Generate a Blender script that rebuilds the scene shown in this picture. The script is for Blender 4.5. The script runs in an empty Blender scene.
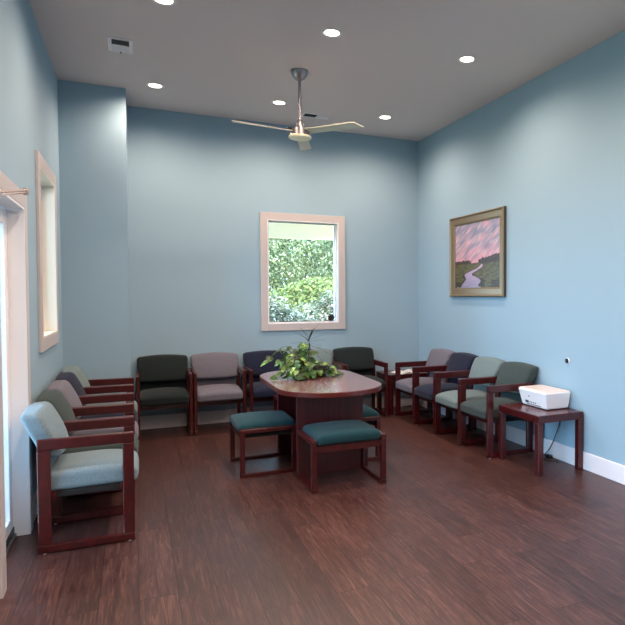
import bpy, bmesh, math, random
from mathutils import Vector, Matrix, noise
sc = bpy.context.scene
COL = sc.collection
PI = math.pi
random.seed(11)

# ---------------- room dimensions (metres) ----------------
L, R = -0.633, 3.454          # left / right wall planes
D, YB = 7.41, -3.0            # back wall, wall behind the viewer
H = 3.557
JY, JX = 6.80, -0.051         # boxed-out corner

# ---------------- materials ----------------
def s2l(c):
    return tuple(((x/255)/12.92 if x/255 <= .04045 else (((x/255)+.055)/1.055)**2.4) for x in c)
def mat(name, rgb, rough=.6, metal=0., spec=.5, coat=0., coat_rough=.1):
    m = bpy.data.materials.new(name); m.use_nodes = True
    b = m.node_tree.nodes['Principled BSDF']
    b.inputs['Base Color'].default_value = (*s2l(rgb), 1)
    b.inputs['Roughness'].default_value = rough
    b.inputs['Metallic'].default_value = metal
    b.inputs['Specular IOR Level'].default_value = spec
    b.inputs['Coat Weight'].default_value = coat
    b.inputs['Coat Roughness'].default_value = coat_rough
    return m
def N(m, t): return m.node_tree.nodes.new(t)
def LK(m, a, b): m.node_tree.links.new(a, b)
def BS(m): return m.node_tree.nodes['Principled BSDF']
def add_bump(m, height, strength, dist=.01):
    b = N(m, 'ShaderNodeBump'); b.inputs['Strength'].default_value = strength; b.inputs['Distance'].default_value = dist
    LK(m, height, b.inputs['Height']); LK(m, b.outputs['Normal'], BS(m).inputs['Normal'])

def paint(name, rgb, rough=.75, var=.02):
    m = mat(name, rgb, rough, spec=.3)
    t = N(m, 'ShaderNodeTexCoord'); n = N(m, 'ShaderNodeTexNoise')
    n.inputs['Scale'].default_value = 220; n.inputs['Detail'].default_value = 3
    LK(m, t.outputs['Object'], n.inputs['Vector']); add_bump(m, n.outputs['Fac'], .12, .002)
    return m

def fabric(name, rgb, var=.22):
    m = mat(name, rgb, .95, spec=.15)
    t = N(m, 'ShaderNodeTexCoord')
    n = N(m, 'ShaderNodeTexNoise'); n.inputs['Scale'].default_value = 260; n.inputs['Detail'].default_value = 4
    n2 = N(m, 'ShaderNodeTexNoise'); n2.inputs['Scale'].default_value = 120; n2.inputs['Detail'].default_value = 2
    LK(m, t.outputs['Object'], n.inputs['Vector']); LK(m, t.outputs['Object'], n2.inputs['Vector'])
    ad = N(m, 'ShaderNodeMath'); ad.operation = 'ADD'
    LK(m, n.outputs['Fac'], ad.inputs[0]); LK(m, n2.outputs['Fac'], ad.inputs[1])
    r = N(m, 'ShaderNodeValToRGB'); c = s2l(rgb)
    r.color_ramp.elements[0].position = .35; r.color_ramp.elements[1].position = .65
    r.color_ramp.elements[0].color = (*[x*(1-var) for x in c], 1)
    r.color_ramp.elements[1].color = (*[min(1, x*(1+var)) for x in c], 1)
    hv = N(m, 'ShaderNodeMath'); hv.operation = 'MULTIPLY'; hv.inputs[1].default_value = .5
    LK(m, ad.outputs[0], hv.inputs[0]); LK(m, hv.outputs[0], r.inputs[0])
    LK(m, r.outputs[0], BS(m).inputs['Base Color'])
    add_bump(m, n.outputs['Fac'], .35, .003)
    BS(m).inputs['Sheen Weight'].default_value = .08
    return m

def wood(name, dark, light, rough=.35, stretch=(14, 14, 1.2), coat=.3, scale=6):
    m = mat(name, light, rough, coat=coat, coat_rough=.15)
    t = N(m, 'ShaderNodeTexCoord'); mp = N(m, 'ShaderNodeMapping'); mp.inputs['Scale'].default_value = stretch
    n = N(m, 'ShaderNodeTexNoise'); n.inputs['Scale'].default_value = scale; n.inputs['Detail'].default_value = 6
    n.inputs['Roughness'].default_value = .6; n.inputs['Distortion'].default_value = .4
    LK(m, t.outputs['Object'], mp.inputs['Vector']); LK(m, mp.outputs[0], n.inputs['Vector'])
    r = N(m, 'ShaderNodeValToRGB')
    r.color_ramp.elements[0].position = .3; r.color_ramp.elements[1].position = .72
    r.color_ramp.elements[0].color = (*s2l(dark), 1); r.color_ramp.elements[1].color = (*s2l(light), 1)
    LK(m, n.outputs['Fac'], r.inputs[0]); LK(m, r.outputs[0], BS(m).inputs['Base Color'])
    return m

def emit(name, rgb, strength):
    m = mat(name, rgb, .5)
    BS(m).inputs['Emission Color'].default_value = (*s2l(rgb), 1)
    BS(m).inputs['Emission Strength'].default_value = strength
    return m

M = {}
M['wall'] = paint('wall_paint', (146, 175, 192))
M['ceiling'] = paint('ceiling_paint', (216, 203, 199), .85)
M['trim'] = mat('trim_paint', (190, 184, 184), .4)
M['white'] = mat('white_paint', (238, 238, 240), .35)
M['base'] = mat('baseboard_paint', (232, 230, 236), .4)
M['cherry'] = wood('cherry_wood', (42, 6, 8), (79, 13, 15), .33, (3, 3, 3), .3, 9)
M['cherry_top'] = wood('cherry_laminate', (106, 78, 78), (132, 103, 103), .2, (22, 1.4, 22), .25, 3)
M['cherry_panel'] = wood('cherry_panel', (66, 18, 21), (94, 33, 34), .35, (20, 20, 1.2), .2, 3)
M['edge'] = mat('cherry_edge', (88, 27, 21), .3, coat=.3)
M['black'] = mat('black_plastic', (16, 16, 18), .45)
M['pan'] = mat('dust_cover', (14, 13, 14), .9)
M['steel'] = mat('brushed_nickel', (156, 154, 158), .32, metal=1.)
M['closer'] = mat('closer_metal', (170, 158, 156), .35, metal=.6)
M['blade'] = mat('fan_blade', (205, 204, 186), .45)
M['lens'] = mat('fan_lens', (238, 234, 205), .35)
M['lamp'] = emit('lamp_lens', (255, 240, 228), 14)
M['ring'] = mat('lamp_trim', (235, 228, 222), .4)
M['vent'] = mat('vent_metal', (240, 238, 238), .5)
M['ventdark'] = mat('vent_duct', (40, 40, 42), .8)
M['gold'] = mat('gold_frame', (134, 119, 94), .42, metal=.5)
M['golddark'] = mat('frame_edge', (78, 72, 66), .5, metal=.3)
M['printer'] = mat('printer_shell', (236, 236, 240), .35)
M['printer_top'] = mat('printer_lid', (222, 212, 208), .3)
M['printer_mark'] = mat('printer_marks', (40, 70, 80), .5)
M['alu'] = mat('threshold_metal', (112, 112, 116), .4, metal=.6)
M['paper'] = mat('magazine_paper', (235, 235, 232), .3)
M['paper2'] = mat('magazine_cover', (70, 78, 80), .3)
M['pot'] = mat('planter_clay', (88, 38, 26), .5)
M['rim'] = mat('planter_rim', (34, 26, 24), .6)
M['soil'] = mat('soil', (36, 26, 20), .95)
M['stem'] = mat('stem', (88, 96, 52), .7)
M['dstem'] = mat('dracaena_stem', (48, 42, 38), .8)
M['dleaf'] = mat('dracaena_leaf', (40, 52, 40), .5)
M['teal'] = fabric('teal_fabric', (28, 62, 70))
M['dgreen_shaded'] = fabric('dark_green_fabric_shaded', (30, 38, 40))  # dark green fabric with the back row's shade put into its colour
M['dgreen_lit'] = fabric('dark_green_fabric_lit', (55, 67, 67))  # same dark green fabric, colour lightened for chairs that daylight reaches
M['mauve'] = fabric('mauve_fabric', (103, 102, 114))
M['navy'] = fabric('navy_fabric', (30, 35, 54))
M['pale'] = fabric('pale_green_fabric', (106, 124, 127))
M['blue'] = fabric('pale_blue_fabric', (112, 132, 142))

# floor planks
def floor_mat():
    m = mat('vinyl_plank', (90, 55, 50), .38, spec=.5)
    t = N(m, 'ShaderNodeTexCoord'); mp = N(m, 'ShaderNodeMapping'); mp.inputs['Rotation'].default_value = (0, 0, PI/2)
    LK(m, t.outputs['Object'], mp.inputs['Vector'])
    br = N(m, 'ShaderNodeTexBrick'); br.offset = .37; br.offset_frequency = 2; br.squash = 1
    br.inputs['Color1'].default_value = (0, 0, 0, 1); br.inputs['Color2'].default_value = (1, 1, 1, 1)
    br.inputs['Mortar'].default_value = (.5, .5, .5, 1)
    br.inputs['Scale'].default_value = 1; br.inputs['Mortar Size'].default_value = .0026
    br.inputs['Mortar Smooth'].default_value = .2
    br.inputs['Brick Width'].default_value = .9622; br.inputs['Row Height'].default_value = .178
    LK(m, mp.outputs[0], br.inputs['Vector'])
    sep = N(m, 'ShaderNodeSeparateColor'); LK(m, br.outputs['Color'], sep.inputs[0])
    mp2 = N(m, 'ShaderNodeMapping'); mp2.inputs['Scale'].default_value = (19, 1.0, 1)
    LK(m, t.outputs['Object'], mp2.inputs['Vector'])
    addv = N(m, 'ShaderNodeVectorMath'); addv.operation = 'ADD'
    mulv = N(m, 'ShaderNodeVectorMath'); mulv.operation = 'SCALE'; mulv.inputs['Scale'].default_value = 13.7
    cmb = N(m, 'ShaderNodeCombineXYZ')
    for i in range(3): LK(m, sep.outputs[0], cmb.inputs[i])
    LK(m, cmb.outputs[0], mulv.inputs[0]); LK(m, mp2.outputs[0], addv.inputs[0]); LK(m, mulv.outputs[0], addv.inputs[1])
    n = N(m, 'ShaderNodeTexNoise'); n.inputs['Scale'].default_value = 2.6; n.inputs['Detail'].default_value = 8
    n.inputs['Roughness'].default_value = .72; n.inputs['Distortion'].default_value = 1.6
    LK(m, addv.outputs[0], n.inputs['Vector'])
    # cathedral figure: contour bands of a slow stretched noise, plus fine pores
    mp3 = N(m, 'ShaderNodeMapping'); mp3.inputs['Scale'].default_value = (7.5, .75, 1)
    LK(m, t.outputs['Object'], mp3.inputs['Vector'])
    ad3 = N(m, 'ShaderNodeVectorMath'); ad3.operation = 'ADD'; LK(m, mp3.outputs[0], ad3.inputs[0]); LK(m, mulv.outputs[0], ad3.inputs[1])
    n3 = N(m, 'ShaderNodeTexNoise'); n3.inputs['Scale'].default_value = 1.5; n3.inputs['Detail'].default_value = 2.5; n3.inputs['Distortion'].default_value = .3
    LK(m, ad3.outputs[0], n3.inputs['Vector'])
    k3 = N(m, 'ShaderNodeMath'); k3.operation = 'MULTIPLY'; k3.inputs[1].default_value = 70; LK(m, n3.outputs['Fac'], k3.inputs[0])
    s3 = N(m, 'ShaderNodeMath'); s3.operation = 'SINE'; LK(m, k3.outputs[0], s3.inputs[0])
    m3 = N(m, 'ShaderNodeMath'); m3.operation = 'MULTIPLY_ADD'; m3.inputs[1].default_value = .022; LK(m, s3.outputs[0], m3.inputs[0]); LK(m, n.outputs['Fac'], m3.inputs[2])
    r = N(m, 'ShaderNodeValToRGB')
    e = r.color_ramp.elements
    e[0].position = .30; e[0].color = (*s2l((36, 20, 20)), 1)
    e[1].position = .74; e[1].color = (*s2l((112, 78, 70)), 1)
    x = e.new(.5); x.color = (*s2l((68, 41, 38)), 1)
    LK(m, m3.outputs[0], r.inputs[0])
    pl = N(m, 'ShaderNodeMapRange'); pl.inputs['To Min'].default_value = .72; pl.inputs['To Max'].default_value = 1.18
    LK(m, sep.outputs[0], pl.inputs['Value'])
    mx = N(m, 'ShaderNodeVectorMath'); mx.operation = 'SCALE'
    LK(m, r.outputs[0], mx.inputs[0]); LK(m, pl.outputs[0], mx.inputs['Scale'])
    mm = N(m, 'ShaderNodeMix'); mm.data_type = 'RGBA'
    LK(m, br.outputs['Fac'], mm.inputs['Factor']); LK(m, mx.outputs[0], mm.inputs[6])
    mm.inputs[7].default_value = (*s2l((38, 20, 20)), 1)
    LK(m, mm.outputs[2], BS(m).inputs['Base Color'])
    rr = N(m, 'ShaderNodeMapRange'); rr.inputs['To Min'].default_value = .30; rr.inputs['To Max'].default_value = .46
    LK(m, n.outputs['Fac'], rr.inputs['Value']); LK(m, rr.outputs[0], BS(m).inputs['Roughness'])
    sub = N(m, 'ShaderNodeMath'); sub.operation = 'SUBTRACT'; LK(m, n.outputs['Fac'], sub.inputs[0]); LK(m, br.outputs['Fac'], sub.inputs[1])
    add_bump(m, sub.outputs[0], .25, .002)
    return m
M['floor'] = floor_mat()

def glass_mat(name='window_glass', tint=(.97, .985, .98)):
    m = bpy.data.materials.new(name); m.use_nodes = True
    nt = m.node_tree; nt.nodes.clear()
    o = nt.nodes.new('ShaderNodeOutputMaterial'); mix = nt.nodes.new('ShaderNodeMixShader')
    tr = nt.nodes.new('ShaderNodeBsdfTransparent'); tr.inputs[0].default_value = (*tint, 1)
    gl = nt.nodes.new('ShaderNodeBsdfGlossy'); gl.inputs['Roughness'].default_value = .02
    fr = nt.nodes.new('ShaderNodeFresnel'); fr.inputs[0].default_value = 1.45
    nt.links.new(fr.outputs[0], mix.inputs[0]); nt.links.new(tr.outputs[0], mix.inputs[1])
    nt.links.new(gl.outputs[0], mix.inputs[2]); nt.links.new(mix.outputs[0], o.inputs[0])
    return m
M['glass'] = glass_mat()

def attr_mat(name, rough=.6, trans=0., attr='Col'):
    m = mat(name, (100, 100, 100), rough)
    a = N(m, 'ShaderNodeAttribute'); a.attribute_name = attr
    LK(m, a.outputs['Color'], BS(m).inputs['Base Color'])
    if trans:
        t = N(m, 'ShaderNodeBsdfTranslucent'); LK(m, a.outputs['Color'], t.inputs[0])
        mx = N(m, 'ShaderNodeMixShader'); mx.inputs[0].default_value = trans
        out = [n for n in m.node_tree.nodes if n.type == 'OUTPUT_MATERIAL'][0]
        LK(m, BS(m).outputs[0], mx.inputs[1]); LK(m, t.outputs[0], mx.inputs[2]); LK(m, mx.outputs[0], out.inputs[0])
    return m
M['leaf'] = attr_mat('leaf', .4, .25)
M['tree'] = attr_mat('tree_leaf', .6, .45)
M['canvas'] = attr_mat('painted_canvas', .5)
M['bark'] = mat('bark', (84, 72, 62), .9)
M['grass'] = mat('lawn', (150, 138, 104), .95)
M['concrete'] = mat('paving', (112, 106, 98), .9)
M['soffit'] = mat('soffit_paint', (250, 226, 196), .6)

# ---------------- geometry helpers ----------------
def obj(name, bm, m, parent=None, smooth=False, loc=None):
    me = bpy.data.meshes.new(name); bm.normal_update(); bm.to_mesh(me); bm.free()
    for mm in (m if isinstance(m, (list, tuple)) else [m]): me.materials.append(mm)
    if smooth:
        for p in me.polygons: p.use_smooth = True
        me.set_sharp_from_angle(angle=.75)
    o = bpy.data.objects.new(name, me); COL.objects.link(o)
    if parent is not None: o.parent = parent
    if loc: o.location = loc
    return o
def tag(o, label=None, cat=None, group=None, kind=None):
    if label: o['label'] = label
    if cat: o['category'] = cat
    if group: o['group'] = group
    if kind: o['kind'] = kind
    return o
def thing(name, label, cat, loc=(0, 0, 0), rz=0, group=None, kind=None):
    o = bpy.data.objects.new(name, None); COL.objects.link(o); o.empty_display_size = .1
    o.location = loc; o.rotation_euler = (0, 0, rz)
    return tag(o, label, cat, group, kind)
def struct(name, bm, m, parent=None, label=None):
    o = obj(name, bm, m, parent)
    if parent is None: o['kind'] = 'structure'
    if label: o['label'] = label
    return o
def box(bm, x0, x1, y0, y1, z0, z1, bev=0., seg=2, mi=0):
    vs = [bm.verts.new((x, y, z)) for z in (z0, z1) for y in (y0, y1) for x in (x0, x1)]
    fs = [bm.faces.new([vs[i] for i in q]) for q in ((0, 2, 3, 1), (4, 5, 7, 6), (0, 1, 5, 4), (2, 6, 7, 3), (0, 4, 6, 2), (1, 3, 7, 5))]
    for f in fs: f.material_index = mi
    if bev:
        es = list({e for f in fs for e in f.edges})
        r = bmesh.ops.bevel(bm, geom=es, offset=bev, segments=seg, affect='EDGES', profile=.5)
        for f in r['faces']: f.material_index = mi
    return bm
def B(*a, **k): return box(bmesh.new(), *a, **k)
def rounded(hx, hy, hz, r, n=12, deform=None, bm=None):
    """soft cushion: rounded box, edge-dense grid, then a deform function"""
    bm = bm or bmesh.new()
    def coords(h):
        k = max(2, 4)
        edge = [h - r + r*math.sin(PI/2*i/k) for i in range(k+1)]
        mid = [(-1+2*i/n)*(h-r) for i in range(n+1)]
        return [-e for e in reversed(edge)][:-1] + mid + edge[1:]
    X, Y, Z = coords(hx), coords(hy), coords(hz)
    cache = {}
    def V(x, y, z):
        k = (round(x, 6), round(y, 6), round(z, 6))
        if k not in cache:
            p = Vector((x, y, z)); q = Vector((max(-hx+r, min(hx-r, x)), max(-hy+r, min(hy-r, y)), max(-hz+r, min(hz-r, z))))
            d = p-q
            if d.length > 1e-9: p = q + d.normalized()*r
            if deform: p = Vector(deform(p))
            cache[k] = bm.verts.new(p)
        return cache[k]
    def grid(A, Bc, fn, flip):
        for i in range(len(A)-1):
            for j in range(len(Bc)-1):
                q = [fn(A[i], Bc[j]), fn(A[i+1], Bc[j]), fn(A[i+1], Bc[j+1]), fn(A[i], Bc[j+1])]
                if len(set(q)) < 3: continue
                if flip: q.reverse()
                try: bm.faces.new(q)
                except ValueError: pass
    for s in (-1, 1):
        grid(X, Y, lambda a, b: V(a, b, s*hz), s < 0)
        grid(Y, Z, lambda a, b: V(s*hx, a, b), s < 0)
        grid(X, Z, lambda a, b: V(a, s*hy, b), s > 0)
    return bm
def lathe(prof, seg=40, bm=None, cx=0, cy=0, sx=1, sy=1):
    bm = bm or bmesh.new(); rings = []
    for r, z in prof:
        if r < 1e-6: rings.append([bm.verts.new((cx, cy, z))])
        else: rings.append([bm.verts.new((cx+sx*r*math.cos(2*PI*i/seg), cy+sy*r*math.sin(2*PI*i/seg), z)) for i in range(seg)])
    for a, b in zip(rings, rings[1:]):
        for i in range(seg):
            j = (i+1) % seg
            if len(a) == 1 and len(b) == 1: continue
            if len(a) == 1: bm.faces.new((a[0], b[j], b[i]))
            elif len(b) == 1: bm.faces.new((a[i], a[j], b[0]))
            else: bm.faces.new((a[i], a[j], b[j], b[i]))
    return bm
def tube(pts, r, seg=8, bm=None, r1=None):
    bm = bm or bmesh.new(); pts = [Vector(p) for p in pts]; rings = []
    for k, p in enumerate(pts):
        t = (pts[min(k+1, len(pts)-1)]-pts[max(k-1, 0)]).normalized()
        a = t.cross(Vector((0, 0, 1)))
        if a.length < 1e-3: a = t.cross(Vector((1, 0, 0)))
        a.normalize(); b = t.cross(a)
        rr = r if r1 is None else r+(r1-r)*k/(len(pts)-1)
        rings.append([bm.verts.new(p+a*rr*math.cos(2*PI*i/seg)+b*rr*math.sin(2*PI*i/seg)) for i in range(seg)])
    for a, b in zip(rings, rings[1:]):
        for i in range(seg): bm.faces.new((a[i], a[(i+1) % seg], b[(i+1) % seg], b[i]))
    bm.faces.new(list(reversed(rings[0]))); bm.faces.new(rings[-1])
    return bm
def fix(bm):
    bmesh.ops.recalc_face_normals(bm, faces=bm.faces[:]); return bm
def copy_thing(src, loc, rz, label, group, swap=None):
    """a thing, its parts and sub-parts; swap maps a material to another"""
    def cp(o, parent):
        c = o.copy()
        if o.data is not None and swap and any(s.material in swap for s in o.material_slots):
            c.data = o.data.copy()
            for i, mm in enumerate(c.data.materials):
                if mm in swap and swap[mm] is not mm: c.data.materials[i] = swap[mm]
        COL.objects.link(c); c.parent = parent
        for ch in [x for x in COL.objects if x.parent == o]: cp(ch, c)
        return c
    r = cp(src, None); r.location = loc; r.rotation_euler = (0, 0, rz)
    r['label'] = label; r['group'] = group
    return r

# ---------------- room shell ----------------
TH = .16
def wall(name, axis, plane, out, a0, a1, holes):
    """axis 0: wall in the YZ plane at x=plane; axis 1: wall in the XZ plane. out=+1/-1 outward side."""
    us = sorted({a0, a1, *[h[0] for h in holes], *[h[1] for h in holes]})
    zs = sorted({0, H, *[h[2] for h in holes], *[h[3] for h in holes]})
    bm = bmesh.new(); p0, p1 = sorted((plane, plane+out*TH))
    for i in range(len(us)-1):
        for j in range(len(zs)-1):
            uc, zc = (us[i]+us[i+1])/2, (zs[j]+zs[j+1])/2
            if any(h[0] < uc < h[1] and h[2] < zc < h[3] for h in holes): continue
            if axis == 0: box(bm, p0, p1, us[i], us[i+1], zs[j], zs[j+1])
            else: box(bm, us[i], us[i+1], p0, p1, zs[j], zs[j+1])
    return struct(name, bm, M['wall'])
DOOR = (3.66, 4.48, 0, 2.04)
NW = (.5, 2.3, .15, 2.04)
LW = (5.298, 6.203, 1.175, 2.453)
BW = (1.445, 2.330, 1.145, 2.405)
REV = mat('reveal_paint', (222, 214, 198), .5)
struct('floor', B(L-TH, R+TH, YB-TH, D+TH, -.12, 0), M['floor'])
struct('ceiling', B(L-TH, R+TH, YB-TH, D+TH, H, H+.12), M['ceiling'])
wall('wall_left', 0, L, -1, YB-TH, D+TH, [DOOR, LW, NW])
wall('wall_right', 0, R, 1, YB-TH, D+TH, [])
wall('wall_back', 1, D, 1, L, R, [BW])
wall('wall_front', 1, YB, -1, L, R, [])
struct('wall_corner', B(L, JX, JY, D, 0, H), M['wall'], label='boxed out blue wall section in the far left corner')

def baseboard(name, x0, x1, y0, y1, bm=None):
    return struct(name, box(bmesh.new(), x0, x1, y0, y1, 0, .15, .004, 1), M['base'])
baseboard('baseboard_right', R-.016, R, YB, D)
baseboard('baseboard_back', JX, R-.016, D-.016, D)
baseboard('baseboard_corner', L+.016, JX, JY-.016, JY)
bm = bmesh.new(); box(bm, L, L+.016, 4.575, JY, 0, .15, .004, 1); box(bm, L, L+.016, YB, 3.565, 0, .15, .004, 1)
struct('baseboard_left', bm, M['base'])

# ---------------- back window ----------------
def casing_y(bm, x0, x1, z0, z1, w, y0, y1):          # frame in the XZ plane
    box(bm, x0-w, x0, y0, y1, z0-w, z1+w, .003, 1); box(bm, x1, x1+w, y0, y1, z0-w, z1+w, .003, 1)
    box(bm, x0, x1, y0, y1, z1, z1+w, .003, 1); box(bm, x0, x1, y0, y1, z0-w, z0, .003, 1)
    return bm
def casing_x(bm, y0, y1, z0, z1, w, x0, x1, bottom=True, wb=None):
    wb = w if wb is None else wb
    box(bm, x0, x1, y0-w, y0, z0-(w if bottom else 0), z1+w, .003, 1)
    box(bm, x0, x1, y1, y1+w, z0-(w if bottom else 0), z1+w, .003, 1)
    box(bm, x0, x1, y0, y1, z1, z1+w, .003, 1)
    if bottom: box(bm, x0, x1, y0, y1, z0-w, z0, .003, 1)
    return bm
w1 = thing('window_1', 'picture window with pale pink casing in the back wall', 'window', ((BW[0]+BW[1])/2, D, BW[2]), 0, kind='structure')
def rel(o, bm):
    bmesh.ops.translate(bm, verts=bm.verts[:], vec=-Vector(o.location)); return bm
def part(name, bm, m, root, smooth=False): return obj(name, rel(root, bm), m, root, smooth)
part('casing', casing_y(bmesh.new(), BW[0], BW[1], BW[2], BW[3], .085, D-.022, D), M['trim'], w1)
bm = bmesh.new()                                       # painted reveal lining the opening
box(bm, BW[0], BW[0]+.012, D-.02, D+TH, BW[2], BW[3]); box(bm, BW[1]-.012, BW[1], D-.02, D+TH, BW[2], BW[3])
box(bm, BW[0]+.012, BW[1]-.012, D-.02, D+TH, BW[3]-.012, BW[3]); box(bm, BW[0]+.012, BW[1]-.012, D-.02, D+TH, BW[2], BW[2]+.012)
part('reveal', bm, M['white'], w1)
bm = casing_y(bmesh.new(), BW[0]+.020, BW[1]-.030, BW[2]+.020, BW[3]-.020, .008, D+.045, D+.09)
part('sash', bm, M['white'], w1)
bm = casing_y(bmesh.new(), BW[0]+.026, BW[1]-.036, BW[2]+.026, BW[3]-.026, .006, D+.040, D+.045)
part('gasket', bm, M['black'], w1)
part('pane', B(BW[0]+.020, BW[1]-.030, D+.060, D+.064, BW[2]+.020, BW[3]-.020), M['glass'], w1)
k = obj('window_disc', fix(lathe([(0, -.008), (.036, -.008), (.042, 0), (.042, .010), (.03, .016), (0, .016)], 28)), M['black'], None, True)
k.rotation_euler = (PI/2, 0, 0); k.location = (2.248, D+.060-.0085, 1.208)
tag(k, 'small black disc stuck to the lower right corner of the window glass', 'sensor')

# left window
w2 = thing('window_2', 'tall narrow looking window with pale pink casing in the left wall', 'window', (L, (LW[0]+LW[1])/2, LW[2]), 0, kind='structure')
part('casing', casing_x(bmesh.new(), LW[0], LW[1], LW[2], LW[3], .098, L, L+.022), M['trim'], w2)
bm = bmesh.new()
box(bm, L-TH, L+.02, LW[0], LW[0]+.012, LW[2], LW[3]); box(bm, L-TH, L+.02, LW[1]-.012, LW[1], LW[2], LW[3])
box(bm, L-TH, L+.02, LW[0]+.012, LW[1]-.012, LW[3]-.012, LW[3]); box(bm, L-TH, L+.02, LW[0]+.012, LW[1]-.012, LW[2], LW[2]+.012)
part('reveal', bm, REV, w2)
part('sash', casing_x(bmesh.new(), LW[0]+.042, LW[1]-.042, LW[2]+.042, LW[3]-.042, .03, L-.125, L-.085), M['white'], w2)
part('pane', B(L-.107, L-.103, LW[0]+.042, LW[1]-.042, LW[2]+.042, LW[3]-.042), M['glass'], w2)

# added window, out of frame, brings daylight to the right wall and floor
w3 = thing('added_window', 'wide unseen window added to the left wall for daylight', 'window', (L, (NW[0]+NW[1])/2, NW[2]), 0, kind='structure')
part('casing', casing_x(bmesh.new(), NW[0], NW[1], NW[2], NW[3], .098, L, L+.022), M['trim'], w3)
part('sash', casing_x(bmesh.new(), NW[0]+.04, NW[1]-.04, NW[2]+.04, NW[3]-.04, .04, L-.125, L-.085), M['white'], w3)
part('pane', B(L-.107, L-.103, NW[0]+.042, NW[1]-.042, NW[2]+.042, NW[3]-.042), M['glass'], w3)

# door
d = thing('door_1', 'white framed glass door with closer arm in the left wall', 'door', (L, DOOR[0], 0), 0, kind='structure')
part('casing', casing_x(bmesh.new(), DOOR[0], DOOR[1], 0, DOOR[3], .095, L, L+.03, False), M['trim'], d)
bm = bmesh.new()
box(bm, L-TH, L+.028, DOOR[0], DOOR[0]+.014, 0, DOOR[3]); box(bm, L-TH, L+.028, DOOR[1]-.014, DOOR[1], 0, DOOR[3])
box(bm, L-TH, L+.028, DOOR[0]+.014, DOOR[1]-.014, DOOR[3]-.014, DOOR[3])
part('jamb', bm, M['white'], d)
part('threshold', B(L-.15, L-.045, DOOR[0]+.014, DOOR[1]-.014, 0, .022, .004, 1), M['alu'], d)
y0, y1 = DOOR[0]+.018, DOOR[1]-.018
bm = bmesh.new(); X0, X1 = L-.105, L-.062
box(bm, X0, X1, y0, y0+.085, .03, 2.02, .003, 1); box(bm, X0, X1, y1-.085, y1, .03, 2.02, .003, 1)
box(bm, X0, X1, y0+.085, y1-.085, 1.93, 2.02, .003, 1); box(bm, X0, X1, y0+.085, y1-.085, .03, .13, .003, 1)
leaf = part('door_leaf', bm, M['white'], d)
g = obj('pane', rel(d, B(X0+.018, X0+.024, y0+.085, y1-.085, .13, 1.93)), M['glass'], leaf)
sw = obj('door_sweep', rel(d, B(X1, X1+.006, y0, y1, .024, .062)), M['black'], leaf)
# closer: track body on head casing, two links reaching into the room
bm = tube([(L+.055, 3.30, 1.958), (-.498, 3.74, 2.042)], .0065, 8); tube([(L+.075, 3.30, 1.945), (-.498, 3.74, 2.030)], .0055, 8, bm)
bm2 = fix(lathe([(0, 2.018), (.012, 2.018), (.014, 2.03), (.014, 2.048), (.010, 2.054), (0, 2.054)], 16, None, -.497, 3.745))
cl = part('closer_arm', bm, M['closer'], d, True)
obj('closer_pivot', rel(d, bm2), M['closer'], cl, True)
bm = box(bmesh.new(), L, L+.085, 3.06, 3.32, 1.93, 1.99, .006, 2)
part('closer_body', bm, M['closer'], d)

# ---------------- chair ----------------
CW, CD, AH = .538, .50, .667          # width, frame depth, arm height
FT = .031                              # frame thickness
def bend_back(p, cz, lean):
    return p
def make_chair():
    t = thing('armchair', 'x', 'chair', group='x')
    for s in (-1, 1):
        a, b = sorted((s*(CW/2), s*(CW/2-FT)))
        obj('armrest', B(a, b, 0, CD, AH-.064, AH, .006, 2), M['cherry'], t)
        obj('leg', B(a, b, 0, .062, .052, AH-.064, .004, 1), M['cherry'], t)
        obj('leg', B(a, b, CD-.066, CD, .052, AH-.064, .004, 1), M['cherry'], t)
        rn = obj('runner', B(a, b, 0, CD, .006, .052, .005, 2), M['cherry'], t)
        for gy in (.03, CD-.03): obj('glide', fix(lathe([(0, 0), (.009, 0), (.009, .006), (0, .006)], 10, None, (a+b)/2, gy)), M['white'], rn)
    iw = CW/2-FT-.0005
    obj('seat_rail', B(-iw, iw, .055, .080, .305, .352), M['cherry'], t)
    obj('seat_rail', B(-iw, iw, CD-.09, CD-.066, .305, .352), M['cherry'], t)
    obj('seat_pan', B(-iw, iw, .08, CD-.09, .318, .352), M['pan'], t)
    def seatdef(p):
        x, y, z = p
        u, v = x/iw, (y)/.24
        top = max(0, (z+.055)/.11)
        z2 = z + top*(.030*(1-u*u)*(1-.6*v*v)) - top*.030*max(0, -v)**3 - .004*(v > 0)*v
        return (x, y - .012*(1-u*u)*(v < -.6), z2)
    obj('seat', fix(rounded(iw-.001, .238, .056, .030, 12, lambda p: Vector(seatdef(p))+Vector((0, .222, .408)))), M['dgreen_shaded'], t, True)
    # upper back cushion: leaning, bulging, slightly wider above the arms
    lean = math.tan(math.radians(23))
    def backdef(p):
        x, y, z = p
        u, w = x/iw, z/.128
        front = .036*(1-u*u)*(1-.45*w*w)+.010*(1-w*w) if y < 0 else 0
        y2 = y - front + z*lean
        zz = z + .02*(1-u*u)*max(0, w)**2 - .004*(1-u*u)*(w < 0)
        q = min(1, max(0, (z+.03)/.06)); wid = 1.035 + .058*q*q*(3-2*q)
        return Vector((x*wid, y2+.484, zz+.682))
    obj('backrest', fix(rounded(iw-.001, .048, .128, .026, 12, backdef)), M['dgreen_shaded'], t, True)
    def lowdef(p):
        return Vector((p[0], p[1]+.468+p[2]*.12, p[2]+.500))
    obj('back_panel', fix(rounded(iw-.006, .018, .080, .012, 4, lowdef)), M['dgreen_shaded'], t, True)
    return t
proto = make_chair()
PITCH = .5455
rows = []
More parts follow.
